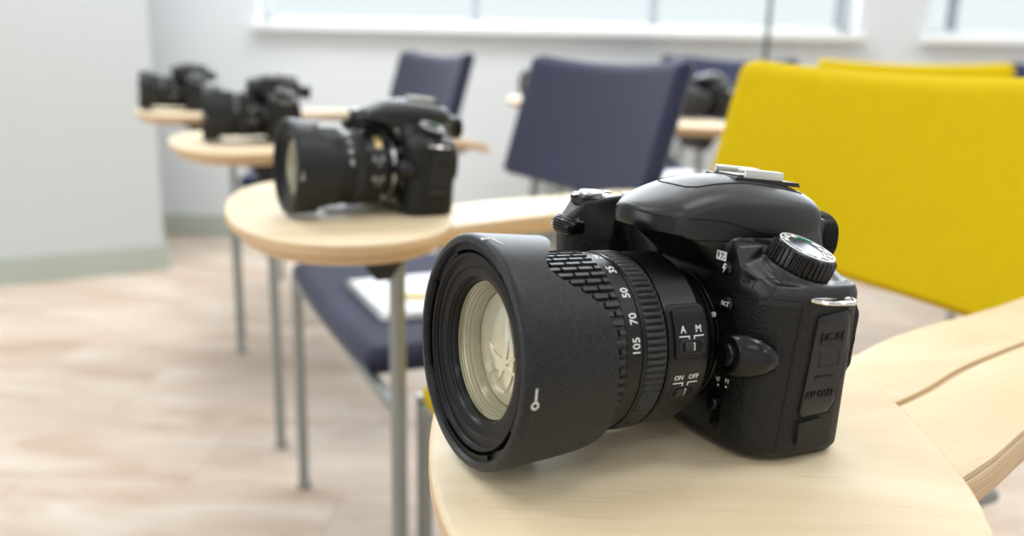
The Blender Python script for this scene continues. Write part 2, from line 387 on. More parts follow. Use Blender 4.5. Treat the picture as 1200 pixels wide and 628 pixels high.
    add_poly2(bm, [(-1.8, 1.3), (-1.1, 1.3), (-1.4, .2), (-.8, .2), (-1.9, -1.4), (-1.6, -.2), (-2.2, -.2)], m2, .12)
    add_poly2(bm, [(-.5, -1.4), (-.1, -1.4), (2.3, 1.4), (1.9, 1.4)], m2, .12)
    add_poly2(bm, [(-.2, .7), (1.1, .7), (1.1, 1.0), (-.2, 1.0)], m2, .12); add_poly2(bm, [(.3, .2), (.6, .2), (.6, 1.5), (.3, 1.5)], m2, .12)
    add_poly2(bm, [(1.3, -1), (2.4, -1), (2.4, -.7), (1.3, -.7)], m2, .12)
    P('mark_symbol', bm, M['seam'], fi)
    # lens release: a stout round pod with a button in its face
    bm = bmesh.new(); ring = []
    for x, y, z, ry, rz in ((0, 50, 44, 5.5, 6), (5, 47.5, 44.3, 8, 8.5), (9, 45, 44.2, 8.8, 9.3), (12.6, 42, 44, 8.5, 9), (14.2, 41, 44, 7.3, 7.8)):
        ring += [(x, y+ry*math.cos(2*PI*i/28), z+rz*math.sin(2*PI*i/28)) for i in range(28)]
    add_hull(bm, ring); bmesh.ops.bevel(bm, geom=[e for e in bm.edges], offset=.12, segments=1, affect='EDGES')
    rel = P('lens_release_housing', bm, M['smooth'], smooth=35)
    bm = bmesh.new(); add_lathe(bm, [(12, 5.9), (13.9, 5.9), (13.9, 6.6), (14.3, 6.6), (14.3, 5.0), (15.8, 4.7), (16.2, 4.0), (15.9, .05)], (0, 40.6, 44), 'X', 32)
    P('lens_release_button', bm, M['smooth'], rel)
    # focus selector
    p = sx(28.6, 16)
    bm = bmesh.new(); ol = [(4.6*math.cos(t)*(.85), 8.6*math.sin(t)) for t in [2*PI*i/28 for i in range(28)]]
    add_poly2(bm, [(x-.6-(y*.10), y) for x, y in ol], lambda x, y, z: Vector((sx(28.6+x*1.0, 15.5+y).x+.1+z*1.0, 28.6+x, 15.5+y)), .35)
    fs = P('focus_selector_plate', bm, M['smooth'])
    bm = bmesh.new(); add_lathe(bm, [(p.x, 3.3), (p.x+3.4, 3.2), (p.x+4.2, 2.4), (p.x+4.3, .05)], (0, 29.3, 18.5), 'X', 24)
    add_hull(bm, [(p.x+a, 29+y, z) for a in (.2, 3.4) for y, z in ((-2.0, 18), (1.6, 18), (-2.8, 9.5), (.2, 9.0), (-1.5, 7.6))]); P('focus_selector_lever', bm, M['smooth'], fs)
    bm = bmesh.new(); mf = lambda cy, cz: (lambda x, y, z: Vector((sx(cy+x, cz+y).x+.03+z, cy+x, cz+y)))
    add_text(bm, 'AF', 2.9, mf(27.8, 28.2), .2, .0); add_text(bm, 'M', 2.9, mf(33.6, 29), .2, .0)
    for yy, zz in ((28.6, 25.7), (33.4, 26.4)): add_poly2(bm, [(-.45, -.45), (.45, -.45), (.45, .45), (-.45, .45)], mf(yy, zz), .2)
    P('focus_selector_lettering', bm, M['white'])
    # microphone, infrared cap
    bm = bmesh.new()
    for dy, dz_ in ((-1.2, -1), (1.2, -.8), (0, 1.1)):
        q = sx(36.5+dy, 74+dz_); add_lathe(bm, [(q.x-.5, .75), (q.x+.18, .75), (q.x+.2, .05)], (0, q.y, q.z), 'X', 12)
    P('microphone_hole', bm, M['seam'])
    bm = bmesh.new(); cc = [sx(44.2+4.1*math.cos(t), 71.6+4.1*math.sin(t), .02) for t in [2*PI*i/28 for i in range(28)]]
    add_tube(bm, cc, .2, 5, True); P('round_cap_outline', bm, M['seam'])
    # ---- flash housing on top
    bm = bmesh.new(); secs = []
    half = [(1, 0), (1, .18), (1.0, .34), (.985, .48), (.95, .60), (.885, .705), (.78, .80), (.62, .88), (.42, .945), (.2, .985)]
    for x, w, t, b, zl in ((40.8, 4, 99, 92, 92), (40.3, 7.5, 99.8, 91, 91), (38.8, 11.5, 100.9, 90.3, 90.3), (36.6, 15, 101.9, 90, 90), (34, 18, 103.1, 89.6, 89.6), (31, 20.6, 104.4, 89.3, 89.3), (28.4, 22.3, 105.5, 89, 89), (26.4, 23.2, 106.4, 88.6, 88), (20, 24, 109, 88.6, 87), (12, 24.7, 111.4, 88.6, 86.5), (2, 25.5, 112.6, 88.6, 86), (-10, 26.3, 112.8, 88.5, 84), (-20, 26.4, 111.8, 88.2, 80), (-30, 26.3, 110.8, 88, 78), (-45, 25.2, 108.4, 87, 78), (-49, 23.5, 106, 87, 80), (-50.5, 20, 103, 89, 84)):
        pr = [(w*fy_, b+(t-b)*fz_) for fy_, fz_ in half]
        pts = [(w*.9, zl), (w, zl+1.0)] if zl > 88 else [(w, zl), (w, (zl+b)/2)]
        pts += pr + [(0, t)]
        ring = [bm.verts.new((x, y, z)) for y, z in pts] + [bm.verts.new((x, -y, z)) for y, z in reversed(pts[:-1])]
        secs.append(ring)
    for A, B in zip(secs, secs[1:]):
        n_ = len(A)
        for i in range(n_): bm.faces.new((A[i], A[(i+1) % n_], B[(i+1) % n_], B[i]))
    bm.faces.new(secs[0]); bm.faces.new(list(reversed(secs[-1])))
    bmesh.ops.recalc_face_normals(bm, faces=bm.faces)
    me = bpy.data.meshes.new('fh'); bm.to_mesh(me); bm.free()
    o = bpy.data.objects.new('fh', me); COL.objects.link(o)
    md = o.modifiers.new('u', 'SUBSURF'); md.levels = 2; md.render_levels = 2
    md = o.modifiers.new('r', 'REMESH'); md.mode = 'VOXEL'; md.voxel_size = .5
    md = o.modifiers.new('s', 'SMOOTH'); md.factor = .5; md.iterations = 5
    dg = bpy.context.evaluated_depsgraph_get(); fme = bpy.data.meshes.new_from_object(o.evaluated_get(dg), depsgraph=dg); bpy.data.objects.remove(o)
    bb = bmesh.new(); bb.from_mesh(fme); fb_bvh = BVHTree.FromBMesh(bb); bb.free()
    fme.name = 'flash_housing'; fme.transform(Matrix.Scale(S, 4))
    for p_ in fme.polygons: p_.use_smooth = True
    fh = link('flash_housing', fme, M['plastic'], root)
    def fy(x, z, side=1, off=0.0):
        h = fb_bvh.ray_cast(Vector((x, 200*side, z)), Vector((0, -side, 0)))[0]; return Vector((x, h.y+off*side, z)) if h else Vector((x, 22*side, z))
    def fz(x, y, off=0.0):
        h = fb_bvh.ray_cast(Vector((x, y, 200)), Vector((0, 0, -1)))[0]; return Vector((x, y, h.z+off)) if h else Vector((x, y, 105))
    def fx_(y, z, off=0.0):
        h = fb_bvh.ray_cast(Vector((200, y, z)), Vector((-1, 0, 0)))[0]; return Vector((h.x+off, y, z)) if h else None
    bm = bmesh.new()
    for s in (1, -1):
        add_tube(bm, [fy(x, z, s) for x, z in ((27, 97), (24, 96.9), (20, 96.8), (14, 96.4), (8, 95.6), (2, 94.4), (-4, 92.8), (-10, 91.4), (-16, 90.8), (-24, 91))], .42, 6)
        arc = [(14, 6.5), (15.5, 9.5), (14, 11), (8, 11.6), (0, 12.2), (-10, 12.8), (-20, 13.2), (-30, 13.4), (-44, 13.2)]
    add_tube(bm, [fz(21, 0), fz(20.5, 5), fz(19, 9.5), fz(15, 12.4)]+[fz(x, 13.2+(12-x)*.04) for x in range(10, -44, -4)], .36, 6)
    add_tube(bm, [fz(21, 0), fz(20.5, -5), fz(19, -9.5), fz(15, -12.4)]+[fz(x, -13.2-(12-x)*.04) for x in range(10, -44, -4)], .36, 6)
    fr = [q for q in [fx_(y, 98.6-abs(y)*.09, .0) for y in range(-19, 20, 2)] if q]
    add_tube(bm, fr, .28, 6)
    P('housing_seam', bm, M['seam'], fh)
    # glossy flash front band
    bm = bmesh.new(); ys = [y for y in range(-20, 21, 2)]; rows = []
    for k_ in range(5):
        row = []
        for y in ys:
            z = 91.6+k_*1.55-abs(y)*.05; q = fx_(y, z, .35); row.append(bm.verts.new(q))
        rows.append(row)
    back = [[bm.verts.new(v.co+Vector((-2, 0, 0))) for v in r_] for r_ in rows]
    for a, b in zip(rows, rows[1:]):
        for i in range(len(ys)-1): bm.faces.new((a[i], a[i+1], b[i+1], b[i]))
    for a, b in zip(back, back[1:]):
        for i in range(len(ys)-1): bm.faces.new((b[i], b[i+1], a[i+1], a[i]))
    n_ = len(ys)
    for R_, B_ in ((rows[0], back[0]), (rows[-1], back[-1])):
        for i in range(n_-1): bm.faces.new((R_[i], R_[i+1], B_[i+1], B_[i]))
    for i_ in (0, n_-1):
        for a in range(4): bm.faces.new((rows[a][i_], rows[a+1][i_], back[a+1][i_], back[a][i_]))
    P('flash_front_cover', bm, M['smooth'], fh)
    # ---- hot shoe
    bm = bmesh.new()
    add_hull(bm, [(-7, 10, 111), (-7, -10, 111), (-46, 10.5, 108), (-46, -10.5, 108), (-8, 10, 112.6), (-8, -10, 112.6), (-45, 10.5, 110), (-45, -10.5, 110)])
    hs = P('hot_shoe', bm, M['plastic'], root)
    for s in (1, -1):
        bm = bmesh.new()
        R_ = Matrix.Rotation(math.radians(3.6), 3, 'Y')
        add_box(bm, (-24, s*7.6, 114.6), (23, 5.2, 1.2), .45, 2, R_.inverted() if False else Matrix.Rotation(math.radians(-3.6), 3, 'Y'))
        add_box(bm, (-24, s*9.7, 113.0), (23, 1.2, 3.2), .4, 2, Matrix.Rotation(math.radians(-3.6), 3, 'Y'))
        P('shoe_rail', bm, M['shoe'], hs)
    bm = bmesh.new(); add_box(bm, (-24, 0, 112.3), (24, 13, .8), .2, 1, Matrix.Rotation(math.radians(-3.6), 3, 'Y')); P('shoe_plate', bm, M['shoe'], hs)
    # ---- mode dial
    dc = (-21, 42.5, 0)
    bm = bmesh.new(); n = 216; rings = []
    for z, r, rib in ((78.5, 13.2, 0), (80.2, 13.6, 1), (86.4, 13.4, 1), (87.6, 12.8, 0), (88.0, 12.2, 0)):
        rings.append([bm.verts.new((dc[0]+(r+rib*(.55 if (i % 6) in (1, 2, 3) else -.35))*math.cos(2*PI*i/n), dc[1]+(r+rib*(.55 if (i % 6) in (1, 2, 3) else -.35))*math.sin(2*PI*i/n), z)) for i in range(n)])
    for A, B in zip(rings, rings[1:]):
        for i in range(n): bm.faces.new((A[i], A[(i+1) % n], B[(i+1) % n], B[i]))
    bm.faces.new(rings[-1]); bm.faces.new(list(reversed(rings[0])))
    def tilt(bm):
        for v in bm.verts: v.co = DC + DQ @ (v.co - Vector((dc[0], dc[1], 88.0)))
        return bm
    dial = P('mode_dial', tilt(bm), M['smooth'], root, 30)
    bm = bmesh.new(); add_lathe(bm, [(87.6, 12.2), (88.15, 12.2), (88.25, 11.9), (88.25, 7.3), (88.0, 7.0), (88.0, .05)], dc, 'Z', 64)
    P('dial_face', tilt(bm), M['dialtop'], dial, 20)
    bm = bmesh.new(); add_lathe(bm, [(88.2, 12.25), (88.45, 12.2), (88.45, 11.5), (88.2, 11.5)], dc, 'Z', 72, closed=True)
    def dm(ang, rad):
        def f(x, y, z):
            a = ang - 0; v = Vector((x, y, 0)); c, s = math.cos(a-PI/2), math.sin(a-PI/2)
            return Vector((dc[0]+rad*math.cos(a)+c*x-s*y, dc[1]+rad*math.sin(a)+s*x+c*y, 88.25+z))
        return f
    syms = ['M', 'A', 'S', 'P']
    for i, t in enumerate(syms): add_text(bm, t, 4.6, dm(math.radians(138-33*i), 9.5), .25, .08)
    for i in range(5):     # picture-program symbols
        a = math.radians((-32, -62, -92, -157, 168)[i])
        add_poly2(bm, [(-1.7, -1.1), (1.7, -1.1), (1.7, .2), (.4, 1.6), (-.4, .5), (-1.7, 1.2)], dm(a, 9.6), .25)
        add_poly2(bm, [(1.0, 1.0), (1.9, 1.0), (1.9, 1.8), (1.0, 1.8)], dm(a, 9.6), .25)
    P('dial_markings', tilt(bm), M['white'], dial, 20)
    bm = bmesh.new(); add_text(bm, 'AUTO', 3.1, dm(math.radians(-124), 9.6), .3, .05); P('green_auto_marking', tilt(bm), M['green'], dial, 20)
    # ---- right hand top controls
    bm = bmesh.new(); z0 = sz(23.5, -54).z
    add_lathe(bm, [(z0-3, 9.6), (z0+.2, 9.6), (z0+1.3, 8.6), (z0+1.4, 6.3)], (23.5, -54, 0), 'Z', 40)
    add_hull(bm, [(23.5+x, -54+y, z0+z) for x, y, z in ((6, -2.4, -.5), (6, 2.4, -.5), (10.8, 1.5, -.5), (10.8, -1.5, -.5), (6, -2.4, 1.6), (6, 2.4, 1.6), (10.6, 1.2, .8), (10.6, -1.2, .8))])
    ps = P('power_switch', bm, M['smooth'], root)
    bm = bmesh.new(); add_lathe(bm, [(z0+.4, 6.1), (z0+2.2, 6.0), (z0+2.8, 5.4), (z0+2.5, 2), (z0+2.4, .05)], (23.5, -54, 0), 'Z', 40); P('shutter_button', bm, M['silver'], root)
    bm = bmesh.new(); z1 = sz(5, -49).z; add_lathe(bm, [(z1-1, 3.4), (z1+1.4, 3.3), (z1+2, 2.6), (z1+2.1, .05)], (5, -49, 0), 'Z', 28); P('exposure_button', bm, M['silver'], root)
    bm = bmesh.new(); z1 = sz(10, -58).z; add_lathe(bm, [(z1-1, 2.0), (z1+1.0, 2.0), (z1+1.2, .05)], (10, -60, 0), 'Z', 20); P('info_button', bm, M['silver'], root)
    bm = bmesh.new(); z1 = sz(9, -42).z; add_lathe(bm, [(z1-.6, 1.2), (z1+.25, 1.2), (z1+.3, .05)], (13, -46, 0), 'Z', 16); P('red_mark', bm, M['red'], root)
    # top status display behind
    bm = bmesh.new(); z1 = sz(-22, -46).z; add_box(bm, (-20, -45, z1-.3), (20, 30, 1.6), .5, 2); P('status_display', bm, M['dialtop'], root)
    # front command dial and red accent under it
    bm = bmesh.new(); n = 120
    rr = [[bm.verts.new((33.4+(6.4*k_+(.5 if i % 5 in (1, 2, 3) else -.3))*math.cos(2*PI*i/n), -55+y, 80.6+(5.0*k_+(.3 if i % 5 in (1, 2, 3) else -.2))*math.sin(2*PI*i/n))) for i in range(n)] for y, k_ in ((-9, .55), (-7.4, .88), (-5, 1), (5, 1), (7.4, .88), (9, .55))]
    for A, B in zip(rr, rr[1:]):
        for i in range(n): bm.faces.new((A[i], A[(i+1) % n], B[(i+1) % n], B[i]))
    bm.faces.new(rr[0]); bm.faces.new(list(reversed(rr[-1])))
    P('command_dial', bm, M['smooth'], root, 30)
    bm = bmesh.new(); add_hull(bm, [(30, -48, 76.5), (36.0, -49, 76.5), (35.6, -59, 76.5), (30, -61, 76.5), (35.2, -54, 71), (30, -54, 70)]); P('red_grip_accent', bm, M['red'], root)
    # eyecup
    bm = bmesh.new(); rs = []
    for x, w, h in ((-59, 17, 9.5), (-62, 18.5, 11.5), (-66, 19, 12), (-67.5, 17, 10), (-66, 13, 7), (-61, 12, 6)):
        rs.append([bm.verts.new((x, w*math.copysign(abs(math.cos(t))**.7, math.cos(t)), 85+h*math.copysign(abs(math.sin(t))**.7, math.sin(t)))) for t in [2*PI*i/40 for i in range(40)]])
    for A, B in zip(rs, rs[1:]):
        for i in range(40): bm.faces.new((A[i], A[(i+1) % 40], B[(i+1) % 40], B[i]))
    bm.faces.new(rs[-1]); bm.faces.new(list(reversed(rs[0])))
    P('eyecup', bm, M['hoodin'], root)
    # rear screen
    bm = bmesh.new(); add_box(bm, (-47.5, 0, 36), (3, 62, 48), .8, 2); P('rear_screen', bm, M['dialtop'], root)

    # ---- lens
    c0 = (0, 0, AX)
    bm = bmesh.new()
    add_lathe(bm, [(6, 28), (11, 28), (11.4, 30.2), (13, 30.2), (13.3, 29.2), (19, 29.6), (19.5, 31), (21.5, 32.5), (23, 36.8), (24, 37.4), (41.6, 37.4), (42, 36.4), (52, 36.4), (52.3, 37.5), (61.5, 37.5),
                   (62, 36.6), (97, 36.6), (97.5, 37.4), (105, 37.4), (108.2, 37.2), (108.2, 33.6), (107.2, 33.2), (106.4, 29.4), (104.8, 28.4), (100, 27.8), (92, 26.5), (84, 22), (84, .05)], c0, 'X', 120)
    lens = finish(bm, 'lens', M['barrel'], root, 30, S)
    LP = lambda name, bm, m, parent=lens, smooth=35: finish(bm, name, m, parent, smooth, S)
    # mount ring with the white index dot
    bm = bmesh.new(); add_lathe(bm, [(5, 26), (5, 29.8), (9.0, 29.8), (9.4, 29.3), (9.4, 26)], c0, 'X', 96)
    a = math.radians(31); add_hull(bm, [(x, c0[1]+r*math.cos(a+d), AX+r*math.sin(a+d)) for x in (6, 10.2) for r, d in ((27, -.09), (27, .09), (32.2, -.05), (32.2, .05))])
    mr = LP('mount_ring', bm, M['smooth'])
    bm = bmesh.new(); add_lathe(bm, [(9.6, 1.25), (10.7, 1.2), (10.9, .05)], (0, 30.2*math.cos(a), AX+30.2*math.sin(a)), 'X', 20); LP('index_dot', bm, M['white'], mr)
    def cyl(x, s, r):     # s = arc angle from +Y upward
        return Vector((x, r*math.cos(s), AX+r*math.sin(s)))
    # zoom ring rubber blocks
    bm = bmesh.new(); N = 64
    add_lathe(bm, [(61.8, 36.3), (61.8, 37.2), (97.6, 37.2), (97.6, 36.3)], c0, 'X', 128, closed=True)
    for i in range(N):
        a0 = 2*PI*i/N; hw = PI/N*.70; shift = 0 if i % 2 else 3.6
        x = 62.3
        segs = []; xx = 62.3-shift
        while xx < 97: segs.append((max(xx, 62.3), min(xx+6.9, 97.2))); xx += 7.5
        for xa, xb in segs:
            if xb-xa < 1.2: continue
            lo = [cyl(xa, a0-hw, 37.0), cyl(xb, a0-hw, 37.0), cyl(xb, a0+hw, 37.0), cyl(xa, a0+hw, 37.0)]
            hi = [cyl(xa+.35, a0-hw*.72, 38.9), cyl(xb-.35, a0-hw*.72, 38.9), cyl(xb-.35, a0+hw*.72, 38.6), cyl(xa+.35, a0+hw*.72, 38.6)]
            V = [bm.verts.new(p) for p in lo+hi]
            bm.faces.new(V[4:]);
            for j in range(4): bm.faces.new((V[j], V[(j+1) % 4], V[4+(j+1) % 4], V[4+j]))
    LP('zoom_ring', bm, M['rubber'], smooth=25)
    # focus ring ribs
    bm = bmesh.new(); N = 84; n = N*6; prof = [-.55, .25, .75, .8, .45, -.2]
    rings = []
    for x, k_ in ((42.2, 0), (42.6, .5), (43.2, 1), (50.8, 1), (51.4, .5), (51.9, 0)):
        rings.append([bm.verts.new(cyl(x, 2*PI*i/n, 37.4+(prof[i % 6] if k_ else -.6)*k_)) for i in range(n)])
    for A, B in zip(rings, rings[1:]):
        for i in range(n): bm.faces.new((A[i], A[(i+1) % n], B[(i+1) % n], B[i]))
    LP('focus_ring', bm, M['rubber'], smooth=50)
    # thin polished lines beside the rings
    bm = bmesh.new()
    for x in (41.2, 53.6):
        add_lathe(bm, [(x, 37.2), (x, 37.9), (x+.55, 37.9), (x+.55, 37.2)], c0, 'X', 120, closed=True)
    LP('trim_band', bm, M['smooth'])
    # focal length scale
    bm = bmesh.new()
    for t, deg in (('18', 100), ('24', 83), ('35', 66.5), ('50', 47), ('70', 30), ('105', 13.5)):
        a = math.radians(deg)
        add_text(bm, t, 4.9, lambda x, y, z, a=a: cyl(57.1+y, a+x/37.6, 37.52+z), .15, .05)
    LP('focal_length_numbers', bm, M['white'], smooth=20)
    # switch panel
    def patch(xc, W, a0, a1, r, rr, bevel=.7, rows=26):
        """rounded rectangle raised on the barrel from angle a0 to a1, radial heights rr"""
        bm = bmesh.new(); aC = (a0+a1)/2; H = abs(a1-a0)/2*38
        def ring(inset, rad):
            w, h, rc = W-inset, H-inset, max(.3, r-inset*.7); pts = []
            for q in range(4):
                for i in range(7):
                    t = q*PI/2+i/6*PI/2
                    pts.append(((1 if q in (0, 3) else -1)*(w-rc)+rc*math.cos(t), (1 if q < 2 else -1)*(h-rc)+rc*math.sin(t)))
            out = []
            k = len(pts)
            for i in range(k):
                a, b = pts[i], pts[(i+1) % k]; m_ = 1 if math.hypot(a[0]-b[0], a[1]-b[1]) < 2 else 8
                for j in range(m_): out.append((a[0]+(b[0]-a[0])*j/m_, a[1]+(b[1]-a[1])*j/m_))
            return out, rad
        lay = [ring(0, rr[0]), ring(0, rr[1]-bevel*.5), ring(bevel*.5, rr[1])]
        rings = [[bm.verts.new(cyl(xc+x, aC+y/38, rad)) for x, y in o_] for o_, rad in lay]
        for s in (.8, .6, .4, .2, .05):
            rings.append([bm.verts.new(cyl(xc+x*s, aC+y*s/38, rr[1])) for x, y in lay[-1][0]])
        for A, B in zip(rings, rings[1:]):
            for i in range(len(A)): bm.faces.new((A[i], A[(i+1) % len(A)], B[(i+1) % len(A)], B[i]))
        bm.faces.new(rings[-1]); return bm
    rad = math.radians
    rim = LP('switch_panel', patch(31.2, 9.6, rad(37), rad(-35), 3.5, (36.5, 38.0)), M['barrel'])
    LP('upper_switch_plate', patch(31.4, 7.6, rad(34), rad(3), 2.5, (37.5, 39.3)), M['smooth'], rim)
    for deg, top in ((10.5, 39.3), (-19.5, 38.0)):
        LP('slot_surround', patch(31.2, 6.3, rad(deg+4.5), rad(deg-4.5), 2.7, (37.5, top+.25), .3), M['rubber'], rim)
        LP('switch_slot', patch(31.2, 5.5, rad(deg+3.5), rad(deg-3.5), 2.1, (37.5, top+.32), .1), M['seam'], rim)
        LP('switch_knob', patch(33.2, 2.2, rad(deg+2.8), rad(deg-2.8), 1.1, (37.8, top+1.3), .5), M['rubber'], rim)
        bm = bmesh.new()
        for x in (31.4,): add_hull(bm, [cyl(x+dx-.9, rad(deg+da), rr_) for dx in (-.35, .35) for da in (-2.3, 2.3) for rr_ in (top, top+.6)])
        LP('switch_index', bm, M['white'], rim)
    bm = bmesh.new()
    def cm(xc, deg, rb): return lambda x, y, z: cyl(xc-x, rad(deg)+y/38, rb+z)
    add_text(bm, 'A', 4.1, cm(35.3, 20.5, 39.33), .18, .01); add_text(bm, 'M', 4.1, cm(27.6, 20.5, 39.33), .18, .0)
    add_text(bm, 'ON', 2.9, cm(35.3, -9.2, 38.03), .18, .01); add_text(bm, 'OFF', 2.9, cm(27.8, -9.2, 38.03), .18, .01)
    for deg, rb in ((16.6, 39.33), (-12.9, 38.03)):
        for x0, x1, xe in ((37.6, 32.6, 32.6), (25.2, 30.0, 30.0)):
            add_poly2(bm, [(-x0, -.22), (-x1, -.22), (-x1, .22), (-x0, .22)], cm(0, deg, rb), .15)
            add_poly2(bm, [(-xe-.22, -1.6), (-xe+.22, -1.6), (-xe+.22, .2), (-xe-.22, .2)], cm(0, deg, rb), .15)
    LP('switch_lettering', bm, M['white'], rim, 20)
    # ---- hood, fitted reversed: petals reach back over the zoom ring
    prof = [(-90, 77), (-78, 86), (-66, 91.5), (-60, 90), (-52, 78), (-44, 71), (-34, 68.5), (-20, 68.8), (0, 70.5), (20, 71.5), (31, 72.5), (38, 77), (44, 83), (49, 88), (54, 92), (58, 93), (63, 92), (69, 88), (77, 83.5), (86, 80.5), (100, 79.5)]
    def edge(deg):
        d = (deg+180) % 360-180
        if d > 90: d = 180-d if d > 100 else d
        if d < -90: d = -180-d
        for (a_, xa), (b_, xb) in zip(prof, prof[1:]):
            if a_ <= d <= b_:
                t = (d-a_)/(b_-a_); return xa+(xb-xa)*t
        return 80
    n = 180; E_ = [edge(i*2) for i in range(n)]
    for _ in range(2): E_ = [(E_[i-1]+2*E_[i]+E_[(i+1) % n])/4 for i in range(n)]
    bm = bmesh.new(); rings = []
    FR = 112.0
    def R_out(x): return 44.6+2.4*min(1, max(0, (x-66)/40))
    steps = [0, .12, .3, .5, .7, .86, .94]
    outer = []
    for s in steps: outer.append([(E_[i]+(108.5-E_[i])*s/.94 if s <= .94 else 0, None) for i in range(n)])
    for k_, ring in enumerate(outer):
        rings.append([bm.verts.new(cyl(ring[i][0], 2*PI*i/n, R_out(ring[i][0]))) for i in range(n)])
    for x, r in ((110.3, 46.9), (111.4, 46.2), (112, 45.2), (112, 43.6), (111.2, 43.0), (108.6, 42.6), (108.4, 40.8), (107.6, 40.4)):
        rings.append([bm.verts.new(cyl(x, 2*PI*i/n, r)) for i in range(n)])
    rings.append([bm.verts.new(cyl(104, 2*PI*i/n, 40.3)) for i in range(n)])
    rings.append([bm.verts.new(cyl(103, 2*PI*i/n, 43.2)) for i in range(n)])
    rings.append([bm.verts.new(cyl(E_[i]+(103-E_[i])*.4, 2*PI*i/n, 42.9)) for i in range(n)])
    rings.append([bm.verts.new(cyl(E_[i], 2*PI*i/n, 42.6)) for i in range(n)])
    k = len(rings)
    for j in range(k):
        A, B = rings[j], rings[(j+1) % k]
        for i in range(n): bm.faces.new((A[i], A[(i+1) % n], B[(i+1) % n], B[i]))
    hood = LP('lens_hood', bm, M['hood'], smooth=38)
    # bayonet tabs inside the rim, filter ring threads
    for a0, a1 in ((62, 118), (-28, 22), (152, 205), (242, 298)):
        out = []; bm = bmesh.new()
        for x in (107.4, 110.4):
            for r in (40.6, 43.1):
                out.append([cyl(x, rad(a0+(a1-a0)*i/16), r) for i in range(17)])
        V = [[bm.verts.new(p) for p in row] for row in out]
        for a_, b_ in ((0, 1), (1, 3), (3, 2), (2, 0)):
            for i in range(16): bm.faces.new((V[a_][i], V[a_][i+1], V[b_][i+1], V[b_][i]))
        for i in (0, 16): bm.faces.new((V[0][i], V[1][i], V[3][i], V[2][i]))
        LP('bayonet_tab', bm, M['hoodin'], hood)
    bm = bmesh.new()
    add_lathe(bm, [(105, 37.0), (105, 39.6), (109.2, 39.6), (109.8, 39.2), (109.8, 37.8), (109.3, 37.4), (108.9, 37.2), (108.6, 36.6), (108.0, 36.6), (107.6, 36.0), (107.0, 36.0), (106.6, 35.4), (105, 35.2)], c0, 'X', 120, closed=True)
    LP('filter_ring', bm, M['hoodin'])
    bm = bmesh.new(); add_lathe(bm, [(104.6, 28.45), (105.4, 28.7), (107.0, 29.9), (107.7, 33.2), (108.35, 33.7), (108.35, 36.9), (107.6, 36.9), (104.6, 33)], c0, 'X', 120, closed=True); LP('front_bezel', bm, M['hoodin'])
    # white marks on the hood
    bm = bmesh.new()
    hx = lambda xc, deg: (lambda x, y, z: cyl(xc-x, rad(deg)+y/46, R_out(xc-x)+.14+z))
    f = hx(107.4, -7)
    ro, ri = 1.6, .95; seg = 24
    for i in range(seg):
        t0, t1 = 2*PI*i/seg, 2*PI*(i+1)/seg
        add_poly2(bm, [(ri*math.cos(t0), ri*math.sin(t0)), (ro*math.cos(t0), ro*math.sin(t0)), (ro*math.cos(t1), ro*math.sin(t1)), (ri*math.cos(t1), ri*math.sin(t1))], f, .12)
    add_poly2(bm, [(-.33, 1.8), (.33, 1.8), (.33, 6.4), (-.33, 6.4)], f, .12)
    LP('hood_mark', bm, M['white'], hood, 20); bm = bmesh.new()
    f = hx(109, 80)
    add_poly2(bm, [(-2.6, 2.2), (-2.6, 1.7), (1.2, 1.7), (1.2, 2.2)], f, .12); add_poly2(bm, [(.9, 2.0), (3.0, -3.6), (3.6, -3.6), (1.5, 2.0)], f, .12)
    seg = 12; add_poly2(bm, [(-2.6+.7*math.cos(2*PI*i/seg), 2.0+.7*math.sin(2*PI*i/seg)) for i in range(seg)], f, .12)
    LP('hood_mark', bm, M['white'], hood, 20)
    # ---- front glass and what shows inside
    bm = bmesh.new(); pr = []
    for i in range(13):
        r = 28.2*(1-i/12); pr.append((108.4-(r*r)/(2*92), max(r, .05)))
    pr = [(103.0, 28.2)] + pr; add_lathe(bm, pr, c0, 'X', 96); LP('front_glass', bm, M['lensglass'], smooth=60)
    bm = bmesh.new()
    add_lathe(bm, [(102.8, 27.6), (102.2, 27.1), (101.8, 27.1), (101.4, 26.5), (100.9, 26.4), (100.4, 25.7), (99.8, 25.6), (99.2, 24.9), (98.4, 24.7), (97.6, 24.0), (96, 23.7), (92, 23.4)], c0, 'X', 96)
    bm.faces.ensure_lookup_table()
    for f_ in [x for x in bm.faces if len(x.verts) > 4]: bm.faces.remove(f_)
    ir = LP('inner_ring', bm, M['inner_ring'], smooth=25)
    ir.modifiers.new('s', 'SOLIDIFY').thickness = .0004
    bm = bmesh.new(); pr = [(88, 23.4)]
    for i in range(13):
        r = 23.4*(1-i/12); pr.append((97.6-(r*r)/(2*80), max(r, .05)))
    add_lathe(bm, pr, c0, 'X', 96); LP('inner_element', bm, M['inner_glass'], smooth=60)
    # reflections in the lens, modelled as white crescents over the inner element
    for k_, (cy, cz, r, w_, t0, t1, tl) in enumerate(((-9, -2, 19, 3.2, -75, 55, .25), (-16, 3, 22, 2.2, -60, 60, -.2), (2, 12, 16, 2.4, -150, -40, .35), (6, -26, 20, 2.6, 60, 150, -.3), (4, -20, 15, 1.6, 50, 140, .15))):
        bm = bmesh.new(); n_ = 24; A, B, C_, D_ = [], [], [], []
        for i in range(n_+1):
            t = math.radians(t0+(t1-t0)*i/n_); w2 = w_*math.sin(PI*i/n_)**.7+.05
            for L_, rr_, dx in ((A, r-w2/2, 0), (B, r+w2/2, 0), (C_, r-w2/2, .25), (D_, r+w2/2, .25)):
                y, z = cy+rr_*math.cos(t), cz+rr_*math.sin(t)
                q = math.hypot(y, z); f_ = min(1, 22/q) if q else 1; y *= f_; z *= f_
                L_.append(bm.verts.new((97.7-(y*y+z*z)/160+dx+tl*.5*(rr_-r)/w_+.25, y, AX+z)))
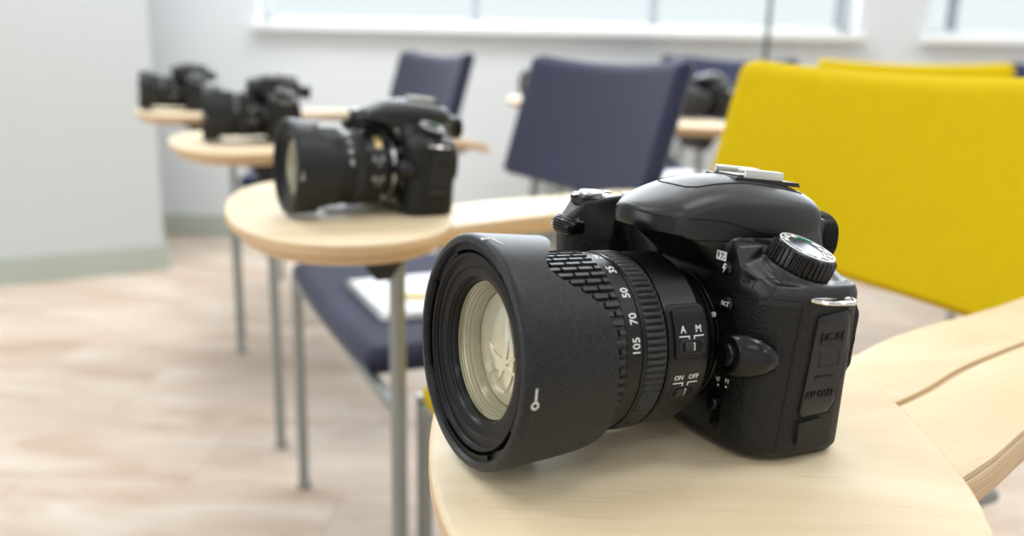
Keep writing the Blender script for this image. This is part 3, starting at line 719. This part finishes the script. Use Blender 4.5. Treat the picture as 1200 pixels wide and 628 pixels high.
        for P_, Q_ in ((A, B), (D_, C_), (C_, A), (B, D_)):
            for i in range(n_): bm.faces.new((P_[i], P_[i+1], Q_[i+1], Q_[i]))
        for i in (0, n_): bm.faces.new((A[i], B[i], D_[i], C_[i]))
        LP('reflection_arc', bm, M['reflection_white'], smooth=60)
    return root, lens, body

cam1, lens1, body1 = camera_model()
def place_camera(o, x, y, yaw, z=.66, T=3.2):
    T = math.radians(T); yaw = math.radians(yaw); px = -.04
    v = Vector((px, 0, 0)) - (Matrix.Rotation(-T, 3, 'Y') @ Vector((px, 0, 0)))
    v = Matrix.Rotation(yaw, 3, 'Z') @ v
    o.location = (x+v.x, y+v.y, z+v.z+.0004); o.rotation_euler = (0, -T, yaw)
place_camera(cam1, .079, .388, 208.7)
tag(cam1, 'large black camera in sharp focus on the nearest tablet, lens hood towards the viewer', 'camera', 'black cameras on the writing tablets')
CAMS = [(-.126, .930, 209, 1.03, 'black camera on the second writing tablet, with a white card under its lens'),
        (-.432, 1.585, 199, 1.0, 'black camera on the third writing tablet, between the farthest left camera and the second one'),
        (-.82, 2.27, 199, 1.0, 'small blurred black camera farthest left, on the tablet nearest the wall corner'),
        (.50, 2.40, 215, 1.0, 'blurred black camera seen between the large navy backrest and the yellow backrest'),
        (.128, 3.20, 205, 1.0, 'tiny black camera mostly hidden behind the left edge of the large navy backrest')]
cams = [cam1]
for x, y, yaw, ls, lab in CAMS:
    c = copy_tree(cam1); place_camera(c, x, y, yaw); c['label'] = lab; cams.append(c)
    for k_ in kids(c):
        if k_.name.startswith('lens') and not k_.name.startswith('lens_'): k_.scale = (ls, 1, 1)
# the second camera shows a bright lens mount band and a gold badge
l2 = [k_ for k_ in kids(cams[1]) if k_.name.startswith('lens.')][0]
bm = bmesh.new(); add_lathe(bm, [(10.4, 29), (10.4, 31.2), (13.2, 31.2), (13.2, 29)], (0, 0, AX), 'X', 64, closed=True); o = finish(bm, 'mount_band', M['silver'], l2, 40, .001); o['label'] = 'bright silver mount band'
bm = bmesh.new()
add_hull(bm, [(x, r*math.cos(a), AX+r*math.sin(a)) for x in (25, 32) for r in (37.3, 37.9) for a in (math.radians(38), math.radians(50), math.radians(62))]); o = finish(bm, 'lens_badge', M['gold'], l2, 40, .001); o['label'] = 'small gold badge'
# white card under the lens of the second camera
bm = bmesh.new(); add_box(bm, (0, 0, .0015), (.040, .026, .003), .0008, 2)
card = finish(bm, 'paper_card', M['paper']); card.location = (-.176, .918, .6602); card.rotation_euler = (0, 0, math.radians(29))
tag(card, 'folded white paper card lying under the lens of the second camera', 'card')

# ------------------------------------------------------------------ chairs (metres; X forward, Y to the sitter's left, origin under the near front seat corner)
def superellipse(cx, cy, a, b, rot, n=72, e=2.25):
    out = []
    for i in range(n):
        t = 2*PI*i/n; x = a*math.copysign(abs(math.cos(t))**(2/e), math.cos(t)); y = b*math.copysign(abs(math.sin(t))**(2/e), math.sin(t))
        out.append((cx+x*math.cos(rot)-y*math.sin(rot), cy+x*math.sin(rot)+y*math.cos(rot)))
    return out
def cushion_grid(bm, U, V, f_top, f_bot):
    """closed shell between two height fields over a U x V grid; f(u,v)->Vector"""
    A = [[bm.verts.new(f_top(i/U, j/V)) for j in range(V+1)] for i in range(U+1)]
    B = [[bm.verts.new(f_bot(i/U, j/V)) for j in range(V+1)] for i in range(U+1)]
    for G, fl in ((A, 0), (B, 1)):
        for i in range(U):
            for j in range(V):
                q = (G[i][j], G[i+1][j], G[i+1][j+1], G[i][j+1]); bm.faces.new(q if fl else q[::-1])
    for i in range(U):
        bm.faces.new((A[i][0], A[i+1][0], B[i+1][0], B[i][0])); bm.faces.new((A[i][V], B[i][V], B[i+1][V], A[i+1][V]))
    for j in range(V):
        bm.faces.new((A[0][j], B[0][j], B[0][j+1], A[0][j+1])); bm.faces.new((A[U][j], A[U][j+1], B[U][j+1], B[U][j]))
def chair_model():
    root = empty('tablet_arm_chair'); W = .53; D = .455
    # seat: flat upholstered pad with a gently rolled front edge
    bm = bmesh.new()
    def top(u, v):
        x = -D*u + .008*math.sin(PI*v); y = -W*v; e = min(u, 1-u)*D; e2 = min(v, 1-v)*W
        k = min(1, e/.018); k2 = min(1, e2/.018)
        return Vector((x, y, .437+.014*math.sqrt(max(0, 1-(1-k)**2))*math.sqrt(max(0, 1-(1-k2)**2))+.001 - .003*math.sin(PI*v)*math.sin(PI*u)))
    def bot(u, v): return Vector((-D*(.012+u*.976)+.008*math.sin(PI*v), -W*(.01+v*.98), .420))
    cushion_grid(bm, 40, 44, top, bot); seat = finish(bm, 'seat', M['navy'], root, 50)
    # backrest: wide low panel, curved around the sitter and leaning back
    bm = bmesh.new(); y0, y1 = -.042, -.560
    def bk(u, v, t):      # u across, v up
        s = 2*u-1; hz = .592+.226*v
        zt = hz + (-.013*(1-s*s))*v + .010*(1-s*s)*(v-1)*0 + (.012*s*s-.006)*(1-v)*-.0
        e = min(min(u, 1-u)*.475, min(v, 1-v)*.222); k = math.sqrt(max(0, 1-(1-min(1, e/.012))**2))
        x = -.425-.062*v - .022*(1-s*s) + (t*.015*(.25+.75*k))
        yy = y0+(y1-y0)*u
        if v < .001 or v > .999 or u < .001 or u > .999: pass
        # slightly narrower at the foot, rounded corners
        r = .022; du = min(u, 1-u)*.475; dv = min(v, 1-v)*.222
        if du < r and dv < r:
            q = math.hypot(r-du, r-dv)
            if q > r:
                sc_ = r/q; ndu = r-(r-du)*sc_; ndv = r-(r-dv)*sc_
                yy += (ndu-du)*(-1 if u < .5 else 1); zt += (ndv-dv)*(1 if v < .5 else -1)
        return Vector((x, yy, zt))
    cushion_grid(bm, 44, 24, lambda u, v: bk(u, v, 1), lambda u, v: bk(u, v, -1)); finish(bm, 'backrest', M['navy'], root, 50)
    # steel tube legs
    fl = (-.012, .030); fr = (-.012, -W-.018); R = .0095
    def leg(pts):
        bm = bmesh.new(); add_tube(bm, pts, R, 16); l = finish(bm, 'leg', M['tube'], root)
        bm = bmesh.new(); p = pts[-1]; add_lathe(bm, [(0, .0125), (.009, .0125), (.012, .0105)], (p[0], p[1], 0), 'Z', 20); finish(bm, 'foot_cap', M['tube'], l)
    leg([(-.012, .098, .633), (-.012, .098, .3), (-.012, .098, .008)])
    leg([(-.012, fr[1], .425), (-.012, fr[1], .2), (-.012, fr[1], .008)])
    for yy in (-.115, -.49):
        leg([(-.462, yy, .60), (-.447, yy, .50), (-.440, yy, .42), (-.448, yy, .2), (-.458, yy, .008)])
    bm = bmesh.new()
    add_tube(bm, [(-.012, .098, .409), (-.012, fr[1], .409)], .009, 12)
    for yy in (-.115, -.49): add_tube(bm, [(-.012, yy, .409), (-.440, yy, .409)], .009, 12)
    finish(bm, 'seat_frame', M['tube'], root)
    # arm and tablet hang on a pivot so each chair can carry its own offset
    bm = bmesh.new()
    def sag(bm):      # the rear of the arm dips towards the backrest
        for v in bm.verts: v.co.z -= .8*max(0, -v.co.x-.30)**2
    def smooth_line(p, k=4):
        out = []
        for i in range(len(p)-1):
            p0, p1, p2, p3 = p[max(i-1, 0)], p[i], p[i+1], p[min(i+2, len(p)-1)]
            for j in range(k):
                t = j/k
                out.append(tuple(.5*((2*p1[c])+(-p0[c]+p2[c])*t+(2*p0[c]-5*p1[c]+4*p2[c]-p3[c])*t*t+(-p0[c]+3*p1[c]-3*p2[c]+p3[c])*t**3) for c in (0, 1)))
        return out+[p[-1]]
    outer = smooth_line([(.02, .222), (-.02, .212), (-.066, .197), (-.116, .182), (-.17, .170), (-.25, .152), (-.35, .125), (-.43, .092), (-.485, .066)])
    inner = smooth_line([(-.485, -.022), (-.43, -.005), (-.35, .020), (-.25, .042), (-.17, .053), (-.116, .064), (-.066, .08), (-.02, .086), (.02, .092)])
    add_prism(bm, outer+inner, .630, .6455, .002, 2); sag(bm); arm = finish(bm, 'armrest', M['wood'], root, 35)
    bm = bmesh.new(); mid = [((a[0]+b[0])/2, (a[1]+b[1])/2) for a, b in zip(outer, reversed(inner))]
    ou = [(a[0], a[1]+.004) for a in mid]; iu = [(a[0], a[1]-.0035) for a in mid][::-1]
    oo = [(a[0], a[1]-.001) for a in outer]
    add_prism(bm, [(m[0], m[1]+.003) for m in mid][::-1] + [(m[0], m[1]) for m in oo], .6452, .6490, .0015, 2); sag(bm); finish(bm, 'armrest_veneer', M['wood'], arm, 35)
    bm = bmesh.new(); add_prism(bm, [(m[0], m[1]-.002) for m in mid] + [(m[0], m[1]+.001) for m in inner], .6452, .6484, .0015, 2); sag(bm); finish(bm, 'armrest_veneer', M['wood'], arm, 35)
    bm = bmesh.new(); add_tube(bm, [(-.45, .025, .616), (-.458, -.02, .604), (-.462, -.06, .598), (-.462, -.115, .596)], .009, 12); finish(bm, 'arm_support', M['tube'], arm)
    bm = bmesh.new(); add_prism(bm, superellipse(0, 0, .1145, .207, 0), .6492, .660, .003, 3)
    tab = finish(bm, 'writing_tablet', M['wood'], root, 35)
    bm = bmesh.new(); add_prism(bm, superellipse(0, 0, .104, .196, 0), .6385, .6494, .002, 2); finish(bm, 'tablet_core', M['wood'], tab, 35)
    bm = bmesh.new()
    add_hull(bm, [(x, y, z) for x, y, z in ((-.098, -.06, .6386), (.015, -.06, .6386), (.015, .10, .6386), (-.098, .09, .6386), (-.09, -.04, .622), (.0, -.04, .618), (.0, .08, .622), (-.09, .07, .622))])
    add_hull(bm, [(x, y, z) for y in (.03, .075) for x, z in ((-.005, .628), (-.07, .628), (-.03, .592), (-.045, .592))])
    add_hull(bm, [(x, y, z) for y in (-.04, 0) for x, z in ((-.02, .63), (-.085, .63), (-.05, .588), (-.065, .588))])
    finish(bm, 'tablet_bracket', M['bracket'], tab, 30)
    return root
ch0 = chair_model()
def recolour(o, m):
    for k_ in kids(o):
        if k_.name.split('.')[0] in ('seat', 'backrest'):
            k_.data = k_.data.copy(); k_.data.materials[0] = m
def place_chair(o, x, y, yaw, off=(0, 0), tab=(.062, .093, -6)):
    """off / tyaw: how this chair's swivelling tablet and arm sit"""
    o.location = (x, y, 0); o.rotation_euler = (0, 0, math.radians(yaw))
    for k_ in kids(o):
        if k_.name.split('.')[0] == 'armrest': k_.location = (off[0], off[1], 0)
        if k_.name.split('.')[0] == 'writing_tablet':
            k_.location = (tab[0], tab[1], 0); k_.rotation_euler = (0, 0, math.radians(tab[2]))
G = 'chairs with swivelling writing tablets'
CH = [  # x, y, yaw, arm offset, tablet centre and turn, colour, label
    (-.180, 1.065, 203.8, (0, 0), (.056, .100, -5.8), 'navy', 'navy blue tablet-arm chair with the white notebook and yellow pencil on its seat'),
    (-.530, 1.83, 203.8, (0, .012), (.060, .24, 0), 'navy', 'navy tablet-arm chair whose narrow backrest rises behind the second camera'),
    (-.80, 2.58, 184, (0, .0), (.058, .285, 15), 'navy', 'farthest left tablet-arm chair, standing by the corner of the room'),
    (.415, 2.385, 210, (0, 0), (.062, .093, -6), 'navy', 'navy tablet-arm chair behind the gap between the large navy and yellow backrests'),
    (1.24, 2.06, 249.5, (0, 0), (.062, .093, -6), 'yellow', 'yellow tablet-arm chair showing only its top edge above the big yellow backrest'),
    (1.60, 2.70, 203.8, (0, 0), (.062, .093, -6), 'navy', 'navy tablet-arm chair at the far right behind the yellow chairs'),
    (.145, 3.27, 181, (0, 0), (.062, .093, -6), 'navy', 'tablet-arm chair hidden behind the large navy backrest, its tablet tip showing at left'),
]
chairs = [ch0]
for a in CH:
    c = copy_tree(ch0); chairs.append(c); place_chair(c, *a[:3], a[3], a[4])
    if a[5] == 'yellow': recolour(c, M['yellow'])
    tag(c, a[6], 'chair', G)
place_chair(ch0, .137, .506, 207, (0, -.06), (.097, .062, -28))
for k_ in kids(ch0):
    n_ = k_.name.split('.')[0]
    if n_ == 'backrest': k_.location = (.055, .047, .003)
    if n_ == 'seat': k_.scale = (.92, .70, 1); k_.location = (0, -.157, 0)
    if n_ == 'leg' and min(v.co.x for v in k_.data.vertices) < -.3: k_.location = (.055, -.02, 0); recolour(ch0, M['yellow'])
tag(ch0, 'nearest tablet-arm chair with the large yellow backrest, carrying the in-focus camera', 'chair', G)

# notebooks and pencil
def notebook(name, loc, rot, label, w=.30, h=.205):
    o = empty(name, loc, (0, 0, math.radians(rot)))
    bm = bmesh.new(); add_box(bm, (-w/2, 0, .0045), (w, h, .007), .001, 2); finish(bm, 'pages', M['paper'], o)
    bm = bmesh.new(); add_box(bm, (-w/2, 0, .0006), (w+.004, h+.006, .0012), .0003, 1); finish(bm, 'cover', M['cover'], o)
    bm = bmesh.new()
    for i in range(24):
        y = -h/2+.008+i*(h-.016)/23
        add_tube(bm, [(.002+.0055*math.cos(t), y, .0055+.0055*math.sin(t)) for t in [2*PI*k/12 for k in range(12)]], .0008, 5, True)
    finish(bm, 'spiral_binding', M['tube'], o)
    return tag(o, label, 'notebook')
ch2 = chairs[1]
def on_chair(ch, sx_, sy_, z):
    return ch.matrix_basis @ Vector((sx_, sy_, z))
p = on_chair(ch2, -.055, -.225, .4535); notebook('spiral_notebook', p, 203.8, 'white spiral notebook lying on the navy seat below the second writing tablet')
bm = bmesh.new(); add_lathe(bm, [(-.0, .0005), (.012, .0034), (.013, .0035), (.165, .0035), (.166, .0036), (.174, .0036)], (0, 0, 0), 'X', 8)
pn = finish(bm, 'pencil', M['pencil'], None, 30); p = on_chair(ch2, -.085, -.20, .4535+.0118); pn.location = p; pn.rotation_euler = (0, 0, math.radians(8))
tag(pn, 'yellow pencil lying across the white spiral notebook', 'pencil')
chA = chairs[4]
p = on_chair(chA, -.06, -.24, .4535); notebook('spiral_notebook', p, 210, 'white notebook on the blurred navy chair seen left of the yellow backrest')

# ------------------------------------------------------------------ the room
def panel(name, c, s, m, rot=0):
    bm = bmesh.new(); add_box(bm, (0, 0, 0), s); o = finish(bm, name, m, None, 30); o.location = c; o.rotation_euler = (0, 0, rot); return struct(o)
YB = 3.86; CZ = 2.75
panel('floor', (0.6, 1.2, -.05), (9.2, 8.4, .1), M['floor'])
panel('ceiling', (0.6, 1.2, CZ+.05), (9.2, 8.4, .1), M['ceil'])
# back wall: parapet, piers, head
W1 = (-1.075, 1.415); W2 = (1.70, 4.0); SZ = .915
bm = bmesh.new()
def wb(x0, x1, z0, z1): add_box(bm, ((x0+x1)/2, YB+.11, (z0+z1)/2), (x1-x0, .22, z1-z0))
wb(-4.0, 5.2, 0, SZ-.012); wb(-4.0, W1[0], SZ-.012, CZ); wb(W1[1], W2[0], SZ-.012, CZ); wb(W2[1], 5.2, SZ-.012, CZ); wb(W1[0], W1[1], 2.35, CZ); wb(W2[0], W2[1], 2.35, CZ)
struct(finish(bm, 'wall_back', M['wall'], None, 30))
panel('baseboard_back', (0.6, YB-.007, .047), (8.6, .014, .094), M['base'])
for i, (a, b) in enumerate((W1, W2)):
    bm = bmesh.new(); add_box(bm, ((a+b)/2, YB+.055, SZ-.016), (b-a+.05, .21, .038), .006, 2); struct(finish(bm, 'trim_%d' % (i+1), M['sill'], None, 30))
    bm = bmesh.new(); yy = YB+.15
    def fbx(x0, x1, z0, z1, d=.05): add_box(bm, ((x0+x1)/2, yy, (z0+z1)/2), (x1-x0, d, z1-z0), .004, 1)
    mull = (-.18, .585, 1.385) if i == 0 else (1.87, 2.7, 3.4)
    fbx(a, b, SZ, SZ+.028); fbx(a, b, 2.32, 2.35); fbx(a, a+.02, SZ, 2.35); fbx(b-.02, b, SZ, 2.35)
    fr_ = struct(finish(bm, 'window_%d' % (i+1), M['wframe'], None, 30))
    for x in mull:
        bm = bmesh.new(); fbx(x-.011, x+.011, SZ+.02, 2.33, .07); finish(bm, 'mullion', M['frame'], fr_, 30)
    bm = bmesh.new(); add_box(bm, ((a+b)/2, yy, (SZ+2.35)/2), (b-a-.02, .006, 2.35-SZ-.04)); pn_ = finish(bm, 'window_pane', M['pane'], fr_, 30)
# left pier: projects into the room, its near corner standing at (-1.29, 3.25)
c0 = Vector((-1.293, 3.249, 0)); d = Vector((-.462, -.286, 0)).normalized(); nrm = Vector((d.y, -d.x, 0))  # nrm points away from the viewer side
if nrm.y < 0: nrm = -nrm
bm = bmesh.new(); Lw = 3.2
P4 = [c0, c0+d*Lw, c0+d*Lw+nrm*1.6, c0+Vector((-.33, YB-3.249+.05, 0))]
vs0 = [bm.verts.new((p.x, p.y, 0)) for p in P4]; vs1 = [bm.verts.new((p.x, p.y, CZ)) for p in P4]
bm.faces.new(vs0); bm.faces.new(vs1)
for i in range(4): bm.faces.new((vs0[i], vs0[(i+1) % 4], vs1[(i+1) % 4], vs1[i]))
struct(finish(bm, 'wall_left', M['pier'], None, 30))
bm = bmesh.new(); off = -nrm*.014
q = [c0+off-d*.014, c0+d*Lw+off, c0+d*Lw, c0]
a0 = [bm.verts.new((p.x, p.y, 0)) for p in q]; a1 = [bm.verts.new((p.x, p.y, .096)) for p in q]
bm.faces.new(a0); bm.faces.new(a1)
for i in range(4): bm.faces.new((a0[i], a0[(i+1) % 4], a1[(i+1) % 4], a1[i]))
struct(finish(bm, 'baseboard_left', M['base'], None, 30))
# other walls, seen only in reflections
panel('wall_right', (5.15, 1.2, CZ/2), (.1, 8.2, CZ), M['wall'])
panel('wall_front', (.6, -2.95, CZ/2), (9.2, .1, CZ), M['wall'])

# slim dark stand by the back window
st = empty('light_stand', (.96, 3.55, 0))
bm = bmesh.new(); add_tube(bm, [(0, 0, .12), (0, 0, 1.9)], .009, 12); finish(bm, 'pole', M['stand'], st)
for k_ in range(3):
    a = 2*PI*k_/3+.4; bm = bmesh.new(); add_tube(bm, [(0, 0, .42), (.12*math.cos(a), .12*math.sin(a), .22), (.26*math.cos(a), .26*math.sin(a), .010)], .007, 10); finish(bm, 'leg', M['stand'], st)
bm = bmesh.new(); add_tube(bm, [(0, 0, .38), (0, 0, .46)], .016, 14); finish(bm, 'collar', M['stand'], st)
tag(st, 'slim dark metal stand rising in front of the back windows', 'stand')

# ------------------------------------------------------------------ light
w = bpy.data.worlds.new('world'); SC.world = w; w.use_nodes = True
w.node_tree.nodes['Background'].inputs['Color'].default_value = (.93, .97, 1.0, 1); w.node_tree.nodes['Background'].inputs['Strength'].default_value = 1.05
def area(name, loc, rot, sx_, sy_, power, col=(1, 1, 1)):
    l = bpy.data.lights.new(name, 'AREA'); l.shape = 'RECTANGLE'; l.size = sx_; l.size_y = sy_; l.energy = power; l.color = col
    o = bpy.data.objects.new(name, l); COL.objects.link(o); o.location = loc; o.rotation_euler = rot; return o
for i, (x, y) in enumerate(((-1.2, .4), (.9, .4), (3.0, .4), (-1.5, 2.5), (.1, 2.95), (3.0, 2.5), (.0, -1.6), (2.4, -1.6))):
    area('ceiling_lamp', (x, y, CZ-.02), (0, 0, 0), 1.3 if i == 4 else .9, .6 if i == 4 else .45, (12, 12, 12, 32, 34, 12, 10, 10)[i], (.93, .97, 1))
for x0, x1 in (W1, W2):
    area('window_daylight', ((x0+x1)/2, YB+.05, 1.65), (math.radians(-90), 0, 0), x1-x0-.1, 1.3, 62, (.84, .92, 1))
area('side_window_daylight', (-3.2, -.6, 1.5), (0, math.radians(-90), 0), 1.4, 2.6, 26, (.92, .97, 1))

# ------------------------------------------------------------------ view
cd = bpy.data.cameras.new('view'); vc = bpy.data.objects.new('view', cd); COL.objects.link(vc); SC.camera = vc
F = 1050.0; pitch = math.atan(257/F); roll = math.radians(1.2)
cd.sensor_width = 36; cd.lens = F/1200*36; cd.clip_start = .01
r0 = Vector((1, 0, 0)); u0 = Vector((0, math.sin(pitch), math.cos(pitch))); fw = Vector((0, math.cos(pitch), -math.sin(pitch)))
R = r0*math.cos(roll)+u0*math.sin(roll); U = u0*math.cos(roll)-r0*math.sin(roll)
vc.matrix_world = Matrix(((R.x, U.x, -fw.x, 0), (R.y, U.y, -fw.y, 0), (R.z, U.z, -fw.z, .8265), (0, 0, 0, 1)))
cd.dof.use_dof = True; cd.dof.focus_distance = .385; cd.dof.aperture_fstop = 5.6
SC.cycles.use_denoising = True
SC.view_settings.view_transform = 'Standard'; SC.view_settings.look = 'None'; SC.view_settings.gamma = 1; SC.view_settings.use_curve_mapping = False
SC.view_settings.exposure = -0.04
